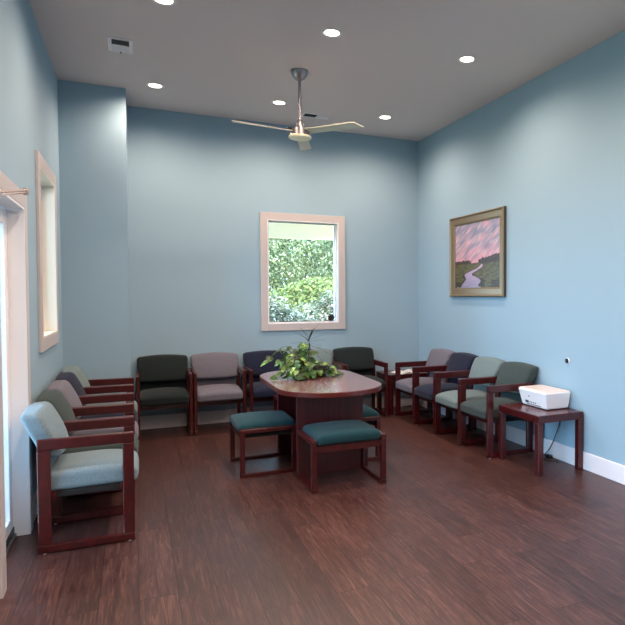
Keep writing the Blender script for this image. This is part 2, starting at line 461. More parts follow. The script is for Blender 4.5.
# left row: chairs face +x; local front is -y, so rotate by +90 deg
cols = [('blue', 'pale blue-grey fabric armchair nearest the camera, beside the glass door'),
        ('dgreen_lit', 'dark grey-green armchair, second from the camera along the left wall'),
        ('mauve', 'mauve-grey armchair in the middle of the row along the left wall'),
        ('navy', 'navy armchair in the row under the left wall window'),
        ('pale', 'pale grey-green armchair at the far corner end of the left wall row')]
for i, (c, lab) in enumerate(cols):
    rows.append((-.016+random.uniform(-.004, .004), 4.065+PITCH*(i+.5), PI/2, c, lab, 'armchairs along the left wall'))
cols = [('dgreen_shaded', 'dark green armchair at the left end of the back wall row'),
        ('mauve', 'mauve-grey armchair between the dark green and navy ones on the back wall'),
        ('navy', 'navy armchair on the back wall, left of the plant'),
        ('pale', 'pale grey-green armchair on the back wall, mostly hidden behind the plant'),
        ('dgreen_shaded', 'dark green armchair on the back wall right of the plant, beside corner table')]
XB = [.272, .822, 1.402, 1.952, 2.502]
for x, (c, lab) in zip(XB, cols):
    rows.append((x, 6.825, 0, c, lab, 'armchairs along the back wall'))
cols = [('dgreen_lit', 'dark green armchair on the right wall, beside the table with the printer'),
        ('pale', 'pale grey-green armchair on the right wall between dark green and navy chairs'),
        ('navy', 'navy armchair on the right wall, between the mauve and pale green ones'),
        ('mauve', 'mauve-grey armchair at the far corner end of the right wall row')]
for i, (c, lab) in enumerate(cols):
    rows.append((2.868, 4.662+PITCH*(i+.5), -PI/2, c, lab, 'armchairs along the right wall'))
for i, (x, y, rz, c, lab, grp) in enumerate(rows):
    copy_thing(proto, (x, y, 0), rz, lab, grp, {M['dgreen_shaded']: M[c]})
# the prototype itself is removed: every chair above is a full copy
for o in [x for x in COL.objects if x.parent is not None and (x.parent == proto or x.parent.parent == proto)]: bpy.data.objects.remove(o)
bpy.data.objects.remove(proto)

# ---------------- stools ----------------
def make_stool(label, loc, rz):
    """front faces -y; side frames at x=+-w/2"""
    w, dp, h, ft = .605, .462, .395, .042
    t = thing('stool', label, 'stool', loc, rz, 'teal stools around the table')
    for s in (-1, 1):
        a, b = sorted((s*(w/2), s*(w/2-ft)))
        obj('top_rail', B(a, b, 0, dp, h-.034, h, .005, 2), M['cherry'], t)
        obj('leg', B(a, b, 0, .038, .032, h-.034, .003, 1), M['cherry'], t)
        obj('leg', B(a, b, dp-.038, dp, .032, h-.034, .003, 1), M['cherry'], t)
        obj('runner', B(a, b, 0, dp, 0, .032, .004, 2), M['cherry'], t)
    iw = w/2-ft-.0005
    obj('seat_rail', B(-iw, iw, .012, .034, h-.095, h-.045), M['cherry'], t)
    obj('seat_rail', B(-iw, iw, dp-.034, dp-.012, h-.095, h-.045), M['cherry'], t)
    obj('seat_pan', B(-iw, iw, .034, dp-.034, h-.075, h-.045), M['pan'], t)
    def df(p):
        x, y, z = p; u, v = x/iw, y/.24; top = max(0, (z+.05)/.10)
        return Vector((x, y+dp/2, z + top*(.026*(1-.75*u*u)*(1-v*v)-.012*u**4) + h-.045+.044))
    obj('seat', fix(rounded(iw-.001, .242, .042, .034, 12, df)), M['teal'], t, True)
    return t
make_stool('teal stool nearest the camera, at the rounded near end of the table', (1.480, 4.432, 0), 0)
make_stool('teal stool at the left side of the table', (.757, 5.365, 0), -PI/2)
make_stool('teal stool at the right side of the table, mostly hidden behind its base', (1.99, 5.39, 0), PI/2)
make_stool('teal stool hidden behind the far end of the table', (1.66, 6.70, 0), PI)

# ---------------- meeting table ----------------
tb = thing('meeting_table', 'oval-ended cherry wood table with the potted plant on it', 'table', (1.472, 5.28, 0), math.radians(-.5))
def outline(off=0, hw=.44, y0=4.50-5.28, y1=6.12-5.28, rr=.43):
    pts = []; n = 22
    hw -= off
    for end in (0, 1):
        cy = (y0+rr if end == 0 else y1-rr)
        for i in range(n+1):
            a = PI + PI*i/n if end == 0 else PI*i/n
            c, s = math.cos(a), math.sin(a)
            e = 1.
            pts.append((hw*math.copysign(abs(c)**e, c), cy+(rr-off)*math.copysign(abs(s)**e, s)))
    return pts
def prism(pts, z0, z1, bm=None, bev=0):
    bm = bm or bmesh.new()
    a = [bm.verts.new((x, y, z0)) for x, y in pts]; b = [bm.verts.new((x, y, z1)) for x, y in pts]
    n = len(pts)
    for i in range(n): bm.faces.new((a[i], a[(i+1) % n], b[(i+1) % n], b[i]))
    bm.faces.new(list(reversed(a))); bm.faces.new(b)
    return bm
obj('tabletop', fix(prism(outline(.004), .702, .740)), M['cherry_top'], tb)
bm = bmesh.new(); o1, o0 = outline(0), outline(.0045); n = len(o1)
ring = [[bm.verts.new((x, y, z)) for x, y in pp] for pp, z in ((o0, .698), (o1, .704), (o1, .735), (o0, .7402))]
for a, b in zip(ring, ring[1:]):
    for i in range(n): bm.faces.new((a[i], a[(i+1) % n], b[(i+1) % n], b[i]))
obj('edge_band', fix(bm), M['edge'], tb)
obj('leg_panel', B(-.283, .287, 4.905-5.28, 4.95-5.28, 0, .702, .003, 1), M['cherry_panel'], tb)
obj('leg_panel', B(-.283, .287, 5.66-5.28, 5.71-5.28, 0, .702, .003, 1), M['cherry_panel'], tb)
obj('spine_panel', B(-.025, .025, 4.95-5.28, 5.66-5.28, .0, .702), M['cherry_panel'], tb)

# ---------------- side tables ----------------
def side_table(label, x0, x1, y0, y1, h, grp=None):
    t = thing('side_table', label, 'table', ((x0+x1)/2, (y0+y1)/2, 0), 0, grp)
    a, b = (x1-x0)/2, (y1-y0)/2; lw = .052
    for sx in (-1, 1):
        for sy in (-1, 1):
            xa, xb = sorted((sx*a, sx*(a-lw))); ya, yb = sorted((sy*b, sy*(b-lw)))
            obj('leg', B(xa, xb, ya, yb, 0, h-.062, .003, 1), M['cherry'], t)
    obj('tabletop', B(-a+.03, a-.03, -b+.03, b-.03, h-.022, h-.002), M['cherry_top2'], t)
    for sx in (-1, 1):
        xa, xb = sorted((sx*a, sx*(a-.04))); obj('apron', B(xa, xb, -b, b, h-.062, h, .005, 2), M['cherry'], t)
        ya, yb = sorted((sx*b, sx*(b-.04))); obj('apron', B(-a+.04, a-.04, ya, yb, h-.062, h, .002, 1), M['cherry'], t)
    return t
M['cherry_top2'] = wood('cherry_laminate_small', (66, 24, 24), (92, 42, 38), .22, (2, 20, 20), .3, 3)
side_table('small cherry wood side table carrying the white printer', 2.965, 3.437, 4.035, 4.645, .498, 'low side tables')
side_table('low cherry wood corner table between the back and right chair rows', 2.83, 3.42, 6.93, 7.385, .498, 'low side tables')
# magazines
mg = thing('magazine', 'white open magazine lying on the corner table', 'magazine', (3.17, 7.10, .498), .2)
bm = bmesh.new()
for s in (-1, 1):
    nx = 10
    top = [[bm.verts.new((s*.20*i/nx, y, .004+.018*math.sin(PI*min(1, (i/nx)*1.1))*(1-.3*i/nx))) for y in (-.13, .13)] for i in range(nx+1)]
    bot = [[bm.verts.new((s*.20*i/nx, y, 0)) for y in (-.13, .13)] for i in range(nx+1)]
    for g_, fl in ((top, 1), (bot, 0)):
        for i in range(nx): bm.faces.new((g_[i][0], g_[i+1][0], g_[i+1][1], g_[i][1]))
    for i in range(nx):
        for k_ in (0, 1): bm.faces.new((top[i][k_], top[i+1][k_], bot[i+1][k_], bot[i][k_]))
    bm.faces.new((top[nx][0], top[nx][1], bot[nx][1], bot[nx][0]))
obj('pages', fix(bm), M['paper'], mg, True)
obj('printed_block', B(.03, .16, -.10, .02, .0245, .0252), M['paper2'], mg)

# ---------------- printer ----------------
pr = thing('printer', 'white compact printer on the side table', 'printer', (3.275, 4.395, .498), 0)
def frust(bm, b, t, z0, z1, bev=.008, mi=0):
    (bx0, bx1, by0, by1), (tx0, tx1, ty0, ty1) = b, t
    vs = [bm.verts.new(v) for v in ((bx0, by0, z0), (bx1, by0, z0), (bx0, by1, z0), (bx1, by1, z0), (tx0, ty0, z1), (tx1, ty0, z1), (tx0, ty1, z1), (tx1, ty1, z1))]
    fs = [bm.faces.new([vs[i] for i in q]) for q in ((0, 2, 3, 1), (4, 5, 7, 6), (0, 1, 5, 4), (2, 6, 7, 3), (0, 4, 6, 2), (1, 3, 7, 5))]
    if bev: bmesh.ops.bevel(bm, geom=list({e for f in fs for e in f.edges}), offset=bev, segments=3, affect='EDGES', profile=.5)
    return bm
obj('body', frust(bmesh.new(), (-.098, .14, -.185, .178), (-.128, .145, -.215, .205), .004, .152, .012), M['printer'], pr, False)
obj('scanner_lid', frust(bmesh.new(), (-.120, .138, -.207, .198), (-.112, .132, -.197, .190), .152, .161, .004), M['printer_top'], pr)
# front face (towards -x): slanted; buttons, slot and badge
def fx(z): return -.098 + (-.128+.098)*(z-.004)/.148
def facebox(y0, y1, z0, z1, m, name, lift=.0015):
    bm = bmesh.new()
    vs = [bm.verts.new((fx(z)-l, y, z)) for l in (lift, -.006) for (y, z) in ((y0, z0), (y1, z0), (y1, z1), (y0, z1))]
    for q in ((0, 1, 2, 3), (7, 6, 5, 4), (0, 4, 5, 1), (1, 5, 6, 2), (2, 6, 7, 3), (3, 7, 4, 0)): bm.faces.new([vs[i] for i in q])
    return obj(name, fix(bm), m, pr)
facebox(-.11, .10, .018, .024, M['black'], 'paper_slot')
facebox(.065, .115, .030, .052, M['printer_mark'], 'control_display')
for yy in (.045, .020, -.008, -.036): facebox(yy-.007, yy+.007, .036, .046, M['printer_mark'], 'button')
facebox(.040, .056, .088, .097, M['printer_mark'], 'badge')
for dx in (-.05, .10):
    for dy in (-.11, .14): obj('foot', fix(lathe([(0, 0), (.01, 0), (.01, .006), (0, .006)], 10, None, dx, dy)), M['black'], pr)

# cord
def curve_mesh(name, pts, r, m):
    P = [Vector(p) for p in pts]; out = []
    for i in range(len(P)-1):
        p0, p1, p2, p3 = P[max(i-1, 0)], P[i], P[i+1], P[min(i+2, len(P)-1)]
        for k_ in range(8):
            t = k_/8
            out.append(.5*((2*p1)+(p2-p0)*t+(2*p0-5*p1+4*p2-p3)*t*t+(3*p1-p0-3*p2+p3)*t*t*t))
    out.append(P[-1]); return obj(name, fix(tube(out, r, 6)), m, None, True)
c_ = curve_mesh('power_cord', [(3.415, 4.40, .53), (3.443, 4.37, .50), (3.446, 4.35, .40), (3.425, 4.40, .22), (3.40, 4.47, .07), (3.36, 4.52, .008), (3.30, 4.47, .006), (3.33, 4.38, .006), (3.39, 4.33, .006), (3.36, 4.29, .006)], .0045, M['black'])
c_.parent = pr; c_.location = -Vector(pr.location)
ad = obj('power_adapter', box(bmesh.new(), 3.385, 3.425, 4.44, 4.51, .0, .026, .005, 2), M['black'], c_)

# wall outlet hole
ot = thing('cable_outlet', 'small round black and white cable outlet on the right wall', 'outlet', (R, 4.274, .909))
ot.rotation_euler = (0, -PI/2, 0)
obj('ring', fix(lathe([(0, 0), (.028, 0), (.028, .004), (.025, .007), (0, .007)], 28)), M['white'], ot, True)
obj('socket', fix(lathe([(0, .007), (.0235, .007), (.021, .013), (.008, .014), (.006, .02), (0, .02)], 24)), M['black'], ot, True)
obj('pin', fix(lathe([(0, .02), (.003, .02), (.003, .026), (0, .026)], 10)), M['steel'], ot, True)

# ---------------- framed painting ----------------
py0, py1, pz0, pz1 = 5.262, 6.445, 1.473, 2.409
pt = thing('framed_painting', 'gold framed landscape painting of a creek at sunset', 'painting', (R, (py0+py1)/2, (pz0+pz1)/2))
fw = .105
yc, zc = (py0+py1)/2, (pz0+pz1)/2; a, b = (py1-py0)/2, (pz1-pz0)/2
bm = bmesh.new()
def framering(o, i, x0, x1, bm):     # mitred ring, sloping from x0 (outer) to x1 (inner)
    oo = [(-o[0], -o[1]), (o[0], -o[1]), (o[0], o[1]), (-o[0], o[1])]; ii = [(-i[0], -i[1]), (i[0], -i[1]), (i[0], i[1]), (-i[0], i[1])]
    A = [bm.verts.new((x0, y, z)) for y, z in oo]; Bv = [bm.verts.new((x1, y, z)) for y, z in ii]
    for k_ in range(4): bm.faces.new((A[k_], A[(k_+1) % 4], Bv[(k_+1) % 4], Bv[k_]))
framering((a, b), (a-.012, b-.012), -.034, -.045, bm); framering((a-.012, b-.012), (a-.03, b-.03), -.045, -.032, bm)
framering((a-.03, b-.03), (a-fw+.02, b-fw+.02), -.032, -.026, bm); framering((a-fw+.02, b-fw+.02), (a-fw, b-fw), -.026, -.016, bm)
fr = obj('frame', fix(bm), M['gold'], pt)
bm = bmesh.new(); framering((a, b), (a, b), 0, -.034, bm); framering((a-fw, b-fw), (a-fw, b-fw), -.016, -.004, bm)
obj('frame_side', fix(bm), M['golddark'], fr)
# canvas: the painting as vertex colours on a fine grid (paint on canvas)
W_, H_ = 120, 96
bm = bmesh.new(); ca, cb = a-fw, b-fw
gr = [[bm.verts.new((-.012, ca-2*ca*i/W_, -cb+2*cb*j/H_)) for j in range(H_+1)] for i in range(W_+1)]
for i in range(W_):
    for j in range(H_): bm.faces.new((gr[i][j], gr[i+1][j], gr[i+1][j+1], gr[i][j+1]))
cv = obj('canvas', bm, M['canvas'], pt)
def nz(x, y, s=1., o=0.): return noise.noise(Vector((x*s, y*s, o)))
def paintcol(u, v):                  # u 0..1 left to right, v 0..1 bottom to top
    def mixc(c1, c2, t): t = max(0, min(1, t)); return tuple(x*(1-t)+y*t for x, y in zip(c1, c2))
    hor = .37
    edge = .10*abs(nz(u, 0, 14, 3))
    tree_h = (.055 + .075*max(0, (u-.55)/.45)+.02*abs(nz(u, 0, 40, 5))+.03*nz(u, 0, 18, 2)) if (u > .55 or u < .38) else .012
    if v > hor+tree_h:
        t = (v-hor)/(1-hor)
        base = mixc((208, 144, 158), (158, 146, 164), t*1.9)
        base = mixc(base, (128, 138, 162), (t-.5)*1.5)
        s = nz(u*1.2+v*1.3, (v-u*.6)*5.2, 2.6, 1)
        base = mixc(base, (206, 150, 164), s*1.3); base = mixc(base, (112, 120, 146), -s*1.2)
        s2 = nz(u*2, (v-u*.7)*9, 4, 9); base = mixc(base, (222, 196, 200), s2*1.1)
        s3 = nz(u*6, (v-u*.5)*26, 3, 4); base = mixc(base, (150, 120, 142), s3*.5)
        return base
    if v > hor-.005: return mixc((48, 40, 42), (70, 56, 50), .5+nz(u, v, 30))
    # creek: winding band
    dpt = (hor-v)/hor
    cx = .63 - .27*min(1, dpt/.45) + .05*math.sin(dpt*11) + .06*max(0, dpt-.5)
    wd = .022 + .10*dpt + .20*max(0, dpt-.25)**1.3
    off = (u-cx)/wd + .35*nz(u, v, 11)
    if abs(off) < 1 and dpt > .06:
        c = mixc((190, 160, 184), (134, 134, 164), dpt)
        return mixc(c, (204, 178, 192), .6*nz(u*1.2, v*9, 5))
    g = mixc((92, 90, 54), (62, 64, 44), .5+nz(u, v*2.5, 14)*1.4)
    if 1 <= abs(off) < 1.35+.5*abs(nz(u, v, 17)): g = mixc(g, (38, 34, 34), .85)
    if dpt > .7 and u > .82: g = mixc(g, (40, 36, 34), .7)
    if dpt > .75 and u < .14: g = (38, 40, 34)
    return mixc(g, (118, 104, 66), .5*nz(u*1.5, v*6, 7)+.1)
ca_ = cv.data.color_attributes.new('Col', 'FLOAT_COLOR', 'POINT')
for vv in cv.data.vertices:
    u = (ca-vv.co.y)/(2*ca); v = (vv.co.z+cb)/(2*cb)
    ca_.data[vv.index].color = (*s2l(tuple(max(0, min(255, q)) for q in paintcol(u, v))), 1)

# ---------------- ceiling fan ----------------
FX, FY = 1.392, 5.57
fan = thing('ceiling_fan', 'three-bladed ceiling fan with nickel rod and round light', 'fan', (FX, FY, H))
obj('canopy', fix(lathe([(0, 0), (.078, 0), (.078, -.012), (.066, -.045), (.042, -.078), (.02, -.092), (0, -.092)], 36)), M['steel'], fan, True)
obj('downrod', fix(lathe([(.0145, -.085), (.0145, -.475), (.0, -.475)], 20)), M['steel'], fan, True)
obj('motor_housing', fix(lathe([(0, -.455), (.028, -.455), (.034, -.47), (.034, -.50), (.046, -.505), (.050, -.525), (.092, -.535), (.094, -.60), (0, -.60)], 40)), M['steel'], fan, True)
obj('light_lens', fix(lathe([(.0, -.595), (.100, -.595), (.104, -.606), (.098, -.618), (.07, -.626), (0, -.628)], 40)), M['lens'], fan, True)
bz = -.560
def fan_blade(ang):
    bm = bmesh.new(); n = 14; V = []
    for i in range(n+1):
        t = i/n; r = .085+(.535 if ang != 71 else .60)*t
        w = .047+.010*t
        tw = math.radians(13)*(1-.3*t)
        row = []
        for sgn in (-1, 1):
            for th in (0, .006):
                y = sgn*w; z = -sgn*w*math.sin(tw)+th
                row.append(bm.verts.new((r + (.018*sgn if i == n else 0), y, bz+z)))
        V.append(row)
    for a_, b_ in zip(V, V[1:]):
        for q in ((0, 1), (1, 3), (3, 2), (2, 0)): bm.faces.new((a_[q[0]], a_[q[1]], b_[q[1]], b_[q[0]]))
    bm.faces.new((V[0][0], V[0][2], V[0][3], V[0][1])); bm.faces.new((V[-1][0], V[-1][1], V[-1][3], V[-1][2]))
    o = obj('blade', fix(bm), M['blade'], fan); o.rotation_euler = (0, 0, math.radians(ang))
    br = obj('blade_bracket', box(bmesh.new(), .07, .125, -.032, .032, bz+.007, bz+.022, .004, 1), M['black'], o)
for ang in (188, 71, -49): fan_blade(ang)

# ---------------- recessed lights ----------------
LX = [(.213, 'left'), (1.422, 'middle'), (2.640, 'right')]
def downlight(x, y, label, first=[None]):
    t = thing('recessed_light', label, 'light', (x, y, H), 0, 'recessed ceiling lights')
    if first[0] is None:
        a_ = obj('trim_ring', fix(lathe([(.082, 0), (.084, -.003), (.070, -.008), (.058, -.003), (.058, 0)], 36)), M['ring'], t, True)
        b_ = obj('lens', fix(lathe([(0, -.001), (.060, -.001), (.060, -.002), (0, -.004)], 36)), M['lamp'], t, True)
        first[0] = (a_, b_)
    else:
        for s in first[0]:
            c = s.copy(); COL.objects.link(c); c.parent = t
    ld = bpy.data.lights.new('downlight', 'SPOT'); ld.energy = LAMP; ld.color = (1, .735, .565)
    ld.spot_size = math.radians(LCONE); ld.spot_blend = LBLEND; ld.shadow_soft_size = .06
    lo = bpy.data.objects.new('downlight', ld); COL.objects.link(lo); lo.location = (x, y, H-.012)
LAMP, LCONE, LBLEND = 124, 166, .75
for (x, nm) in LX:
    for y, rn in ((6.575, 'far'), (4.655, 'near')):
        downlight(x, y, f'round recessed ceiling light, {nm} one of the {rn} row of three')
for (x, nm) in LX:                       # the grid continues over the viewer
    for y in (2.77, .85, -1.07):
        ld = bpy.data.lights.new('downlight', 'SPOT'); ld.energy = LAMP; ld.color = (1, .735, .565)
        ld.spot_size = math.radians(LCONE); ld.spot_blend = LBLEND; ld.shadow_soft_size = .06
        lo = bpy.data.objects.new('downlight', ld); COL.objects.link(lo); lo.location = (x, y, H-.012)

# ---------------- vents ----------------
v1 = thing('ceiling_vent', 'white square ceiling vent with two louvre banks near left wall', 'vent', (-.075, 5.645, H), 0, 'ceiling vents')
a_, b_ = .092, .15
bm = bmesh.new()
box(bm, -a_, -a_+.028, -b_, b_, -.008, 0, .002, 1); box(bm, a_-.028, a_, -b_, b_, -.008, 0, .002, 1)
box(bm, -a_+.028, a_-.028, -b_, -b_+.022, -.008, 0, .002, 1); box(bm, -a_+.028, a_-.028, b_-.022, b_, -.008, 0, .002, 1)
box(bm, -a_+.028, a_-.028, -.008, .008, -.008, 0, .002, 1)
obj('frame', bm, M['vent'], v1)
obj('duct_opening', B(-a_+.028, a_-.028, -b_+.022, b_-.022, -.002, 0), M['ventdark'], v1)
for bank, n, tilt in ((-1, 6, -1), (1, 6, 1)):
    bm = bmesh.new()
    for i in range(n):
        yy = (bank*.068) - .050 + .100*i/(n-1)
        v = [bm.verts.new(p) for p in ((-a_+.028, yy-.006*tilt, -.001), (a_-.028, yy-.006*tilt, -.001), (a_-.028, yy+.006*tilt, -.009), (-a_+.028, yy+.006*tilt, -.009))]
        bm.faces.new(v)
        v = [bm.verts.new(p) for p in ((-a_+.028, yy-.006*tilt, -.002), (a_-.028, yy-.006*tilt, -.002), (a_-.028, yy+.006*tilt, -.010), (-a_+.028, yy+.006*tilt, -.010))]
        bm.faces.new(list(reversed(v)))
    obj('louvre_bank', bm, M['vent'], v1)
obj('damper_lever', B(-.004, .004, b_-.02, b_-.006, -.018, -.008), M['black'], v1)
v2 = thing('ceiling_vent', 'narrow rectangular ceiling vent behind the fan rod, half dark', 'vent', (1.905, 6.87, H), 0, 'ceiling vents')
a_, b_ = .155, .072
bm = bmesh.new()
box(bm, -a_, a_, -b_, -b_+.016, -.008, 0, .002, 1); box(bm, -a_, a_, b_-.016, b_, -.008, 0, .002, 1)
box(bm, -a_, -a_+.016, -b_+.016, b_-.016, -.008, 0, .002, 1); box(bm, a_-.016, a_, -b_+.016, b_-.016, -.008, 0, .002, 1)
obj('frame', bm, M['vent'], v2)
obj('duct_opening', B(-a_+.016, a_-.016, -b_+.016, b_-.016, -.002, 0), M['ventdark'], v2)
for s, m_ in ((-1, 1), (1, 1)):
    bm = bmesh.new()
    for i in range(8):
        xx = s*.072-.06+.12*i/7
        v = [bm.verts.new(p) for p in ((xx-.006*m_, -b_+.016, -.001), (xx-.006*m_, b_-.016, -.001), (xx+.006*m_, b_-.016, -.010), (xx+.006*m_, -b_+.016, -.010))]
        bm.faces.new(v)
    obj('louvre_bank', bm, M['ventdark'] if s < 0 else M['vent'], v2)

# ---------------- plant ----------------
PX, PY, PZ = 1.46, 5.50, .7405
plant = thing('potted_plant', 'trailing green houseplant with a spiky stem in an oval pot on the table', 'plant', (PX, PY, PZ))
obj('pot', fix(lathe([(0, 0), (.125, 0), (.148, .02), (.160, .060), (.158, .070), (.150, .070), (.148, .055), (0, .052)], 36, None, 0, 0, 1, .8)), M['pot'], plant, True)
bm = bmesh.new()
for zz, rr in ((.075, .166), (.092, .170), (.108, .174)):
    tube([(rr*math.cos(2*PI*i/36), .8*rr*math.sin(2*PI*i/36), zz+.004*math.sin(i*5)) for i in range(37)], .0065, 6, bm)
obj('woven_rim', fix(bm), M['rim'], plant, True)
obj('soil', fix(lathe([(0, .064), (.1, .062), (.147, .058)], 24, None, 0, 0, 1, .8)), M['soil'], plant, True)
lbm = bmesh.new(); lcol = []
def heart(bm, pos, dirv, up, size, col, fold=.25, droop=.25):
    d_ = Vector(dirv).normalized(); u_ = Vector(up); s_ = d_.cross(u_).normalized(); u_ = s_.cross(d_).normalized()
    prof = [(0, .0), (-.06, .22), (.08, .40), (.3, .44), (.55, .34), (.8, .16), (1, 0)]
    mid = [bm.verts.new(Vector(pos)+d_*size*t - u_*size*droop*t*t) for t in (0, .12, .25, .42, .62, .82, 1)]
    for sg in (-1, 1):
        e = [bm.verts.new(Vector(pos)+d_*size*a + s_*sg*size*w + u_*size*(fold*w-droop*a*a)) for a, w in prof[1:-1]]
        ch = [mid[0]]+e+[mid[-1]]
        for i in range(6):
            q = [mid[i], mid[i+1], ch[i+1], ch[i]]; q = list(dict.fromkeys(q))
            if len(q) < 3: continue
            if sg < 0: q.reverse()
            f = bm.faces.new(q); jit = random.uniform(.88, 1.12)
            cc = col if random.random() > .16 else tuple(min(255, x*1.35+18) for x in col)
            lcol.append((f, tuple(x*jit for x in cc)))
stbm = bmesh.new()
greens = [(62, 96, 46), (80, 116, 54), (46, 76, 40), (108, 138, 70), (34, 58, 34), (140, 162, 92)]
rs = random.Random(5)
vines = []
for i in range(34):
    ang = rs.uniform(0, 2*PI); c0 = math.cos(ang)
    if c0 > .2: reach, tall = rs.uniform(.10, .21), rs.uniform(.03, .09)
    elif c0 > -.3: reach, tall = rs.uniform(.10, .26), rs.uniform(.04, .14)
    else: reach, tall = rs.uniform(.10, .32), rs.uniform(.07, .20)
    vines.append((ang, reach, tall))
for i in range(16):
    vines.append((rs.uniform(PI*.85, PI*1.45), rs.uniform(.08, .30), rs.uniform(.06, .22)))
vines += [(PI*1.02, .40, .30), (PI*.97, .36, .31), (PI*1.08, .34, .09), (PI*.9, .28, .22), (-.2, .24, .04), (.05, .23, .03), (PI*1.35, .15, .20), (PI*1.1, .14, .24), (PI*1.2, .09, .26), (PI*.8, .10, .25), (PI*1.0, .20, .24)]
for ang, reach, tall in vines:
    base = Vector((rs.uniform(-.07, .07), rs.uniform(-.05, .05), .06))
    tip = Vector((math.cos(ang)*reach, .85*math.sin(ang)*reach, 0))
    pts = []
    endz = max(.018, tall - max(0, (reach-.15))*.55)
    for k_ in range(8):
        t = k_/7
        z = .06*(1-t) + endz*t + (tall*.9)*math.sin(PI*t)*.55
        pts.append(base.lerp(Vector((tip.x, tip.y, 0)), t)*1.0)
        pts[-1].z = max(z, .012)
    tube(pts, .0022, 5, stbm)
    nl = 2 if reach < .15 else 3
    for k_ in range(nl):
        idx = 7-k_*2
        p_ = pts[idx]; dd = (pts[idx]-pts[idx-1]); dd.z -= .02
        dd += Vector((rs.uniform(-.05, .05), rs.uniform(-.05, .05), rs.uniform(-.05, .03)))
        sz = rs.uniform(.055, .088)
        if p_.z < .05: dd.z = max(dd.z, -.002)
        heart(lbm, p_, dd, (rs.uniform(-.5, .5), rs.uniform(-.9, .2), 1), sz, rs.choice(greens), rs.uniform(.1, .35), rs.uniform(.1, .35) if p_.z > .1 else .02)
for i in range(30):                     # low leaves spilling over the rim onto the table
    ang = rs.uniform(PI, 2*PI) if i < 20 else rs.uniform(0, PI)
    rr = rs.uniform(.15, .28)
    heart(lbm, (math.cos(ang)*rr, .8*math.sin(ang)*rr, rs.uniform(.03, .10)), (math.cos(ang), math.sin(ang), -.25), (0, -.2, 1), rs.uniform(.05, .075), rs.choice(greens[:3]+[greens[4]]), .2, .12)
lbm.faces.ensure_lookup_table(); lbm.verts.index_update()
for v in lbm.verts: v.co.z = max(v.co.z, .004)
cl_ = lbm.loops.layers.float_color.new('Col')
for f, c in lcol:
    for lp in f.loops: lp[cl_] = (*s2l(tuple(min(255, x) for x in c)), 1)
obj('foliage', lbm, M['leaf'], plant, True)
obj('vines', fix(stbm), M['stem'], plant, True)
# dracaena
dbm = tube([(-.01, .02, .05), (-.015, .02, .16), (-.008, .02, .28), (-.01, .02, .355)], .0075, 8, None, .006)
dr = obj('spiky_stem', fix(dbm), M['dstem'], plant, True)
bm = bmesh.new()
for i in range(20):
    ang = i*2.4; el = (1.0-.10*i if i < 16 else rs.uniform(-.9, 0)); ln = rs.uniform(.15, .21)
    o_ = Vector((-.01, .02, .36-.005*i)); V = []
    nseg = 8
    for k_ in range(nseg+1):
        t = k_/nseg; e_ = el-1.15*t*t
        p_ = o_ + Vector((math.cos(ang)*math.cos(el)*ln*t, math.sin(ang)*math.cos(el)*ln*t, ln*t*math.sin(el)-ln*.14*t*t))
        sd = Vector((-math.sin(ang), math.cos(ang), 0))*(.0075*math.sin(PI*min(1, .15+t*.85))+.0006)
        V.append((bm.verts.new(p_-sd), bm.verts.new(p_+Vector((0, 0, -.002))), bm.verts.new(p_+sd)))
    for a2, b2 in zip(V, V[1:]):
        bm.faces.new((a2[0], a2[1], b2[1], b2[0])); bm.faces.new((a2[1], a2[2], b2[2], b2[1]))
obj('spiky_leaves', bm, M['dleaf'], dr, True)

# ---------------- outdoors ----------------
struct('ground', B(-14, 16, -8, 30, -.32, -.14), M['grass'])
bm = B(-3.6, L-TH, -4, 8.2, -.14, -.02)
struct('patio', bm, M['concrete'])
bm = bmesh.new(); box(bm, JX-.6, R+1.2, D+TH, D+1.0, 2.50, 2.54); box(bm, JX-.6, R+1.2, D+.95, D+1.05, 2.28, 2.54)
struct('roof_eave', bm, M['soffit'])
def shrub(name, label, cat, cx, cy, z0, rx, ry, rz, n, cols, size, trunk=True, seed=1, grp=None):
    r = random.Random(seed)
    t = thing(name, label, cat, (cx, cy, -.14), 0, grp)
    bm = bmesh.new(); fc = []
    for _ in range(n):
        while True:
            p_ = Vector((r.uniform(-1, 1), r.uniform(-1, 1), r.uniform(-1, 1)))
            if .25 < p_.length < 1: break
        bump = 1+.28*noise.noise(p_*2.2+Vector((seed, 0, 0)))
        pos = Vector((p_.x*rx*bump, p_.y*ry*bump, z0+rz+p_.z*rz*bump))
        if pos.z < .02: pos.z = .02
        s = size*r.uniform(.6, 1.3)
        nn = (p_+Vector((r.uniform(-.8, .8), r.uniform(-.8, .8), r.uniform(-.3, 1)))).normalized()
        a2 = nn.cross(Vector((r.uniform(-1, 1), r.uniform(-1, 1), r.uniform(-1, 1)))).normalized(); b2 = nn.cross(a2)
        q = [bm.verts.new(pos+a2*s), bm.verts.new(pos+b2*s*.45), bm.verts.new(pos-a2*s), bm.verts.new(pos-b2*s*.45)]
        f = bm.faces.new(q); c = r.choice(cols); j = r.uniform(.85, 1.12); fc.append((f, tuple(min(255, x*j) for x in c)))
    ly = bm.loops.layers.float_color.new('Col')
    for f, c in fc:
        for lp in f.loops: lp[ly] = (*s2l(c), 1)
    obj('foliage', bm, M['tree'], t)
    bb = bmesh.new()
    tube([(0, 0, 0), (.03, .02, z0+rz*.5), (.05, .0, z0+rz*1.3)], .07 if trunk else .03, 8, bb, .03)
    for k_ in range(7):
        a3 = r.uniform(0, 2*PI)
        tube([(0, 0, z0*.5+.1), (math.cos(a3)*rx*.35, math.sin(a3)*ry*.35, z0+rz*.7), (math.cos(a3)*rx*.7, math.sin(a3)*ry*.7, z0+rz*1.35)], .022, 6, bb, .008)
    obj('trunk', fix(bb), M['bark'], t, True)
    return t
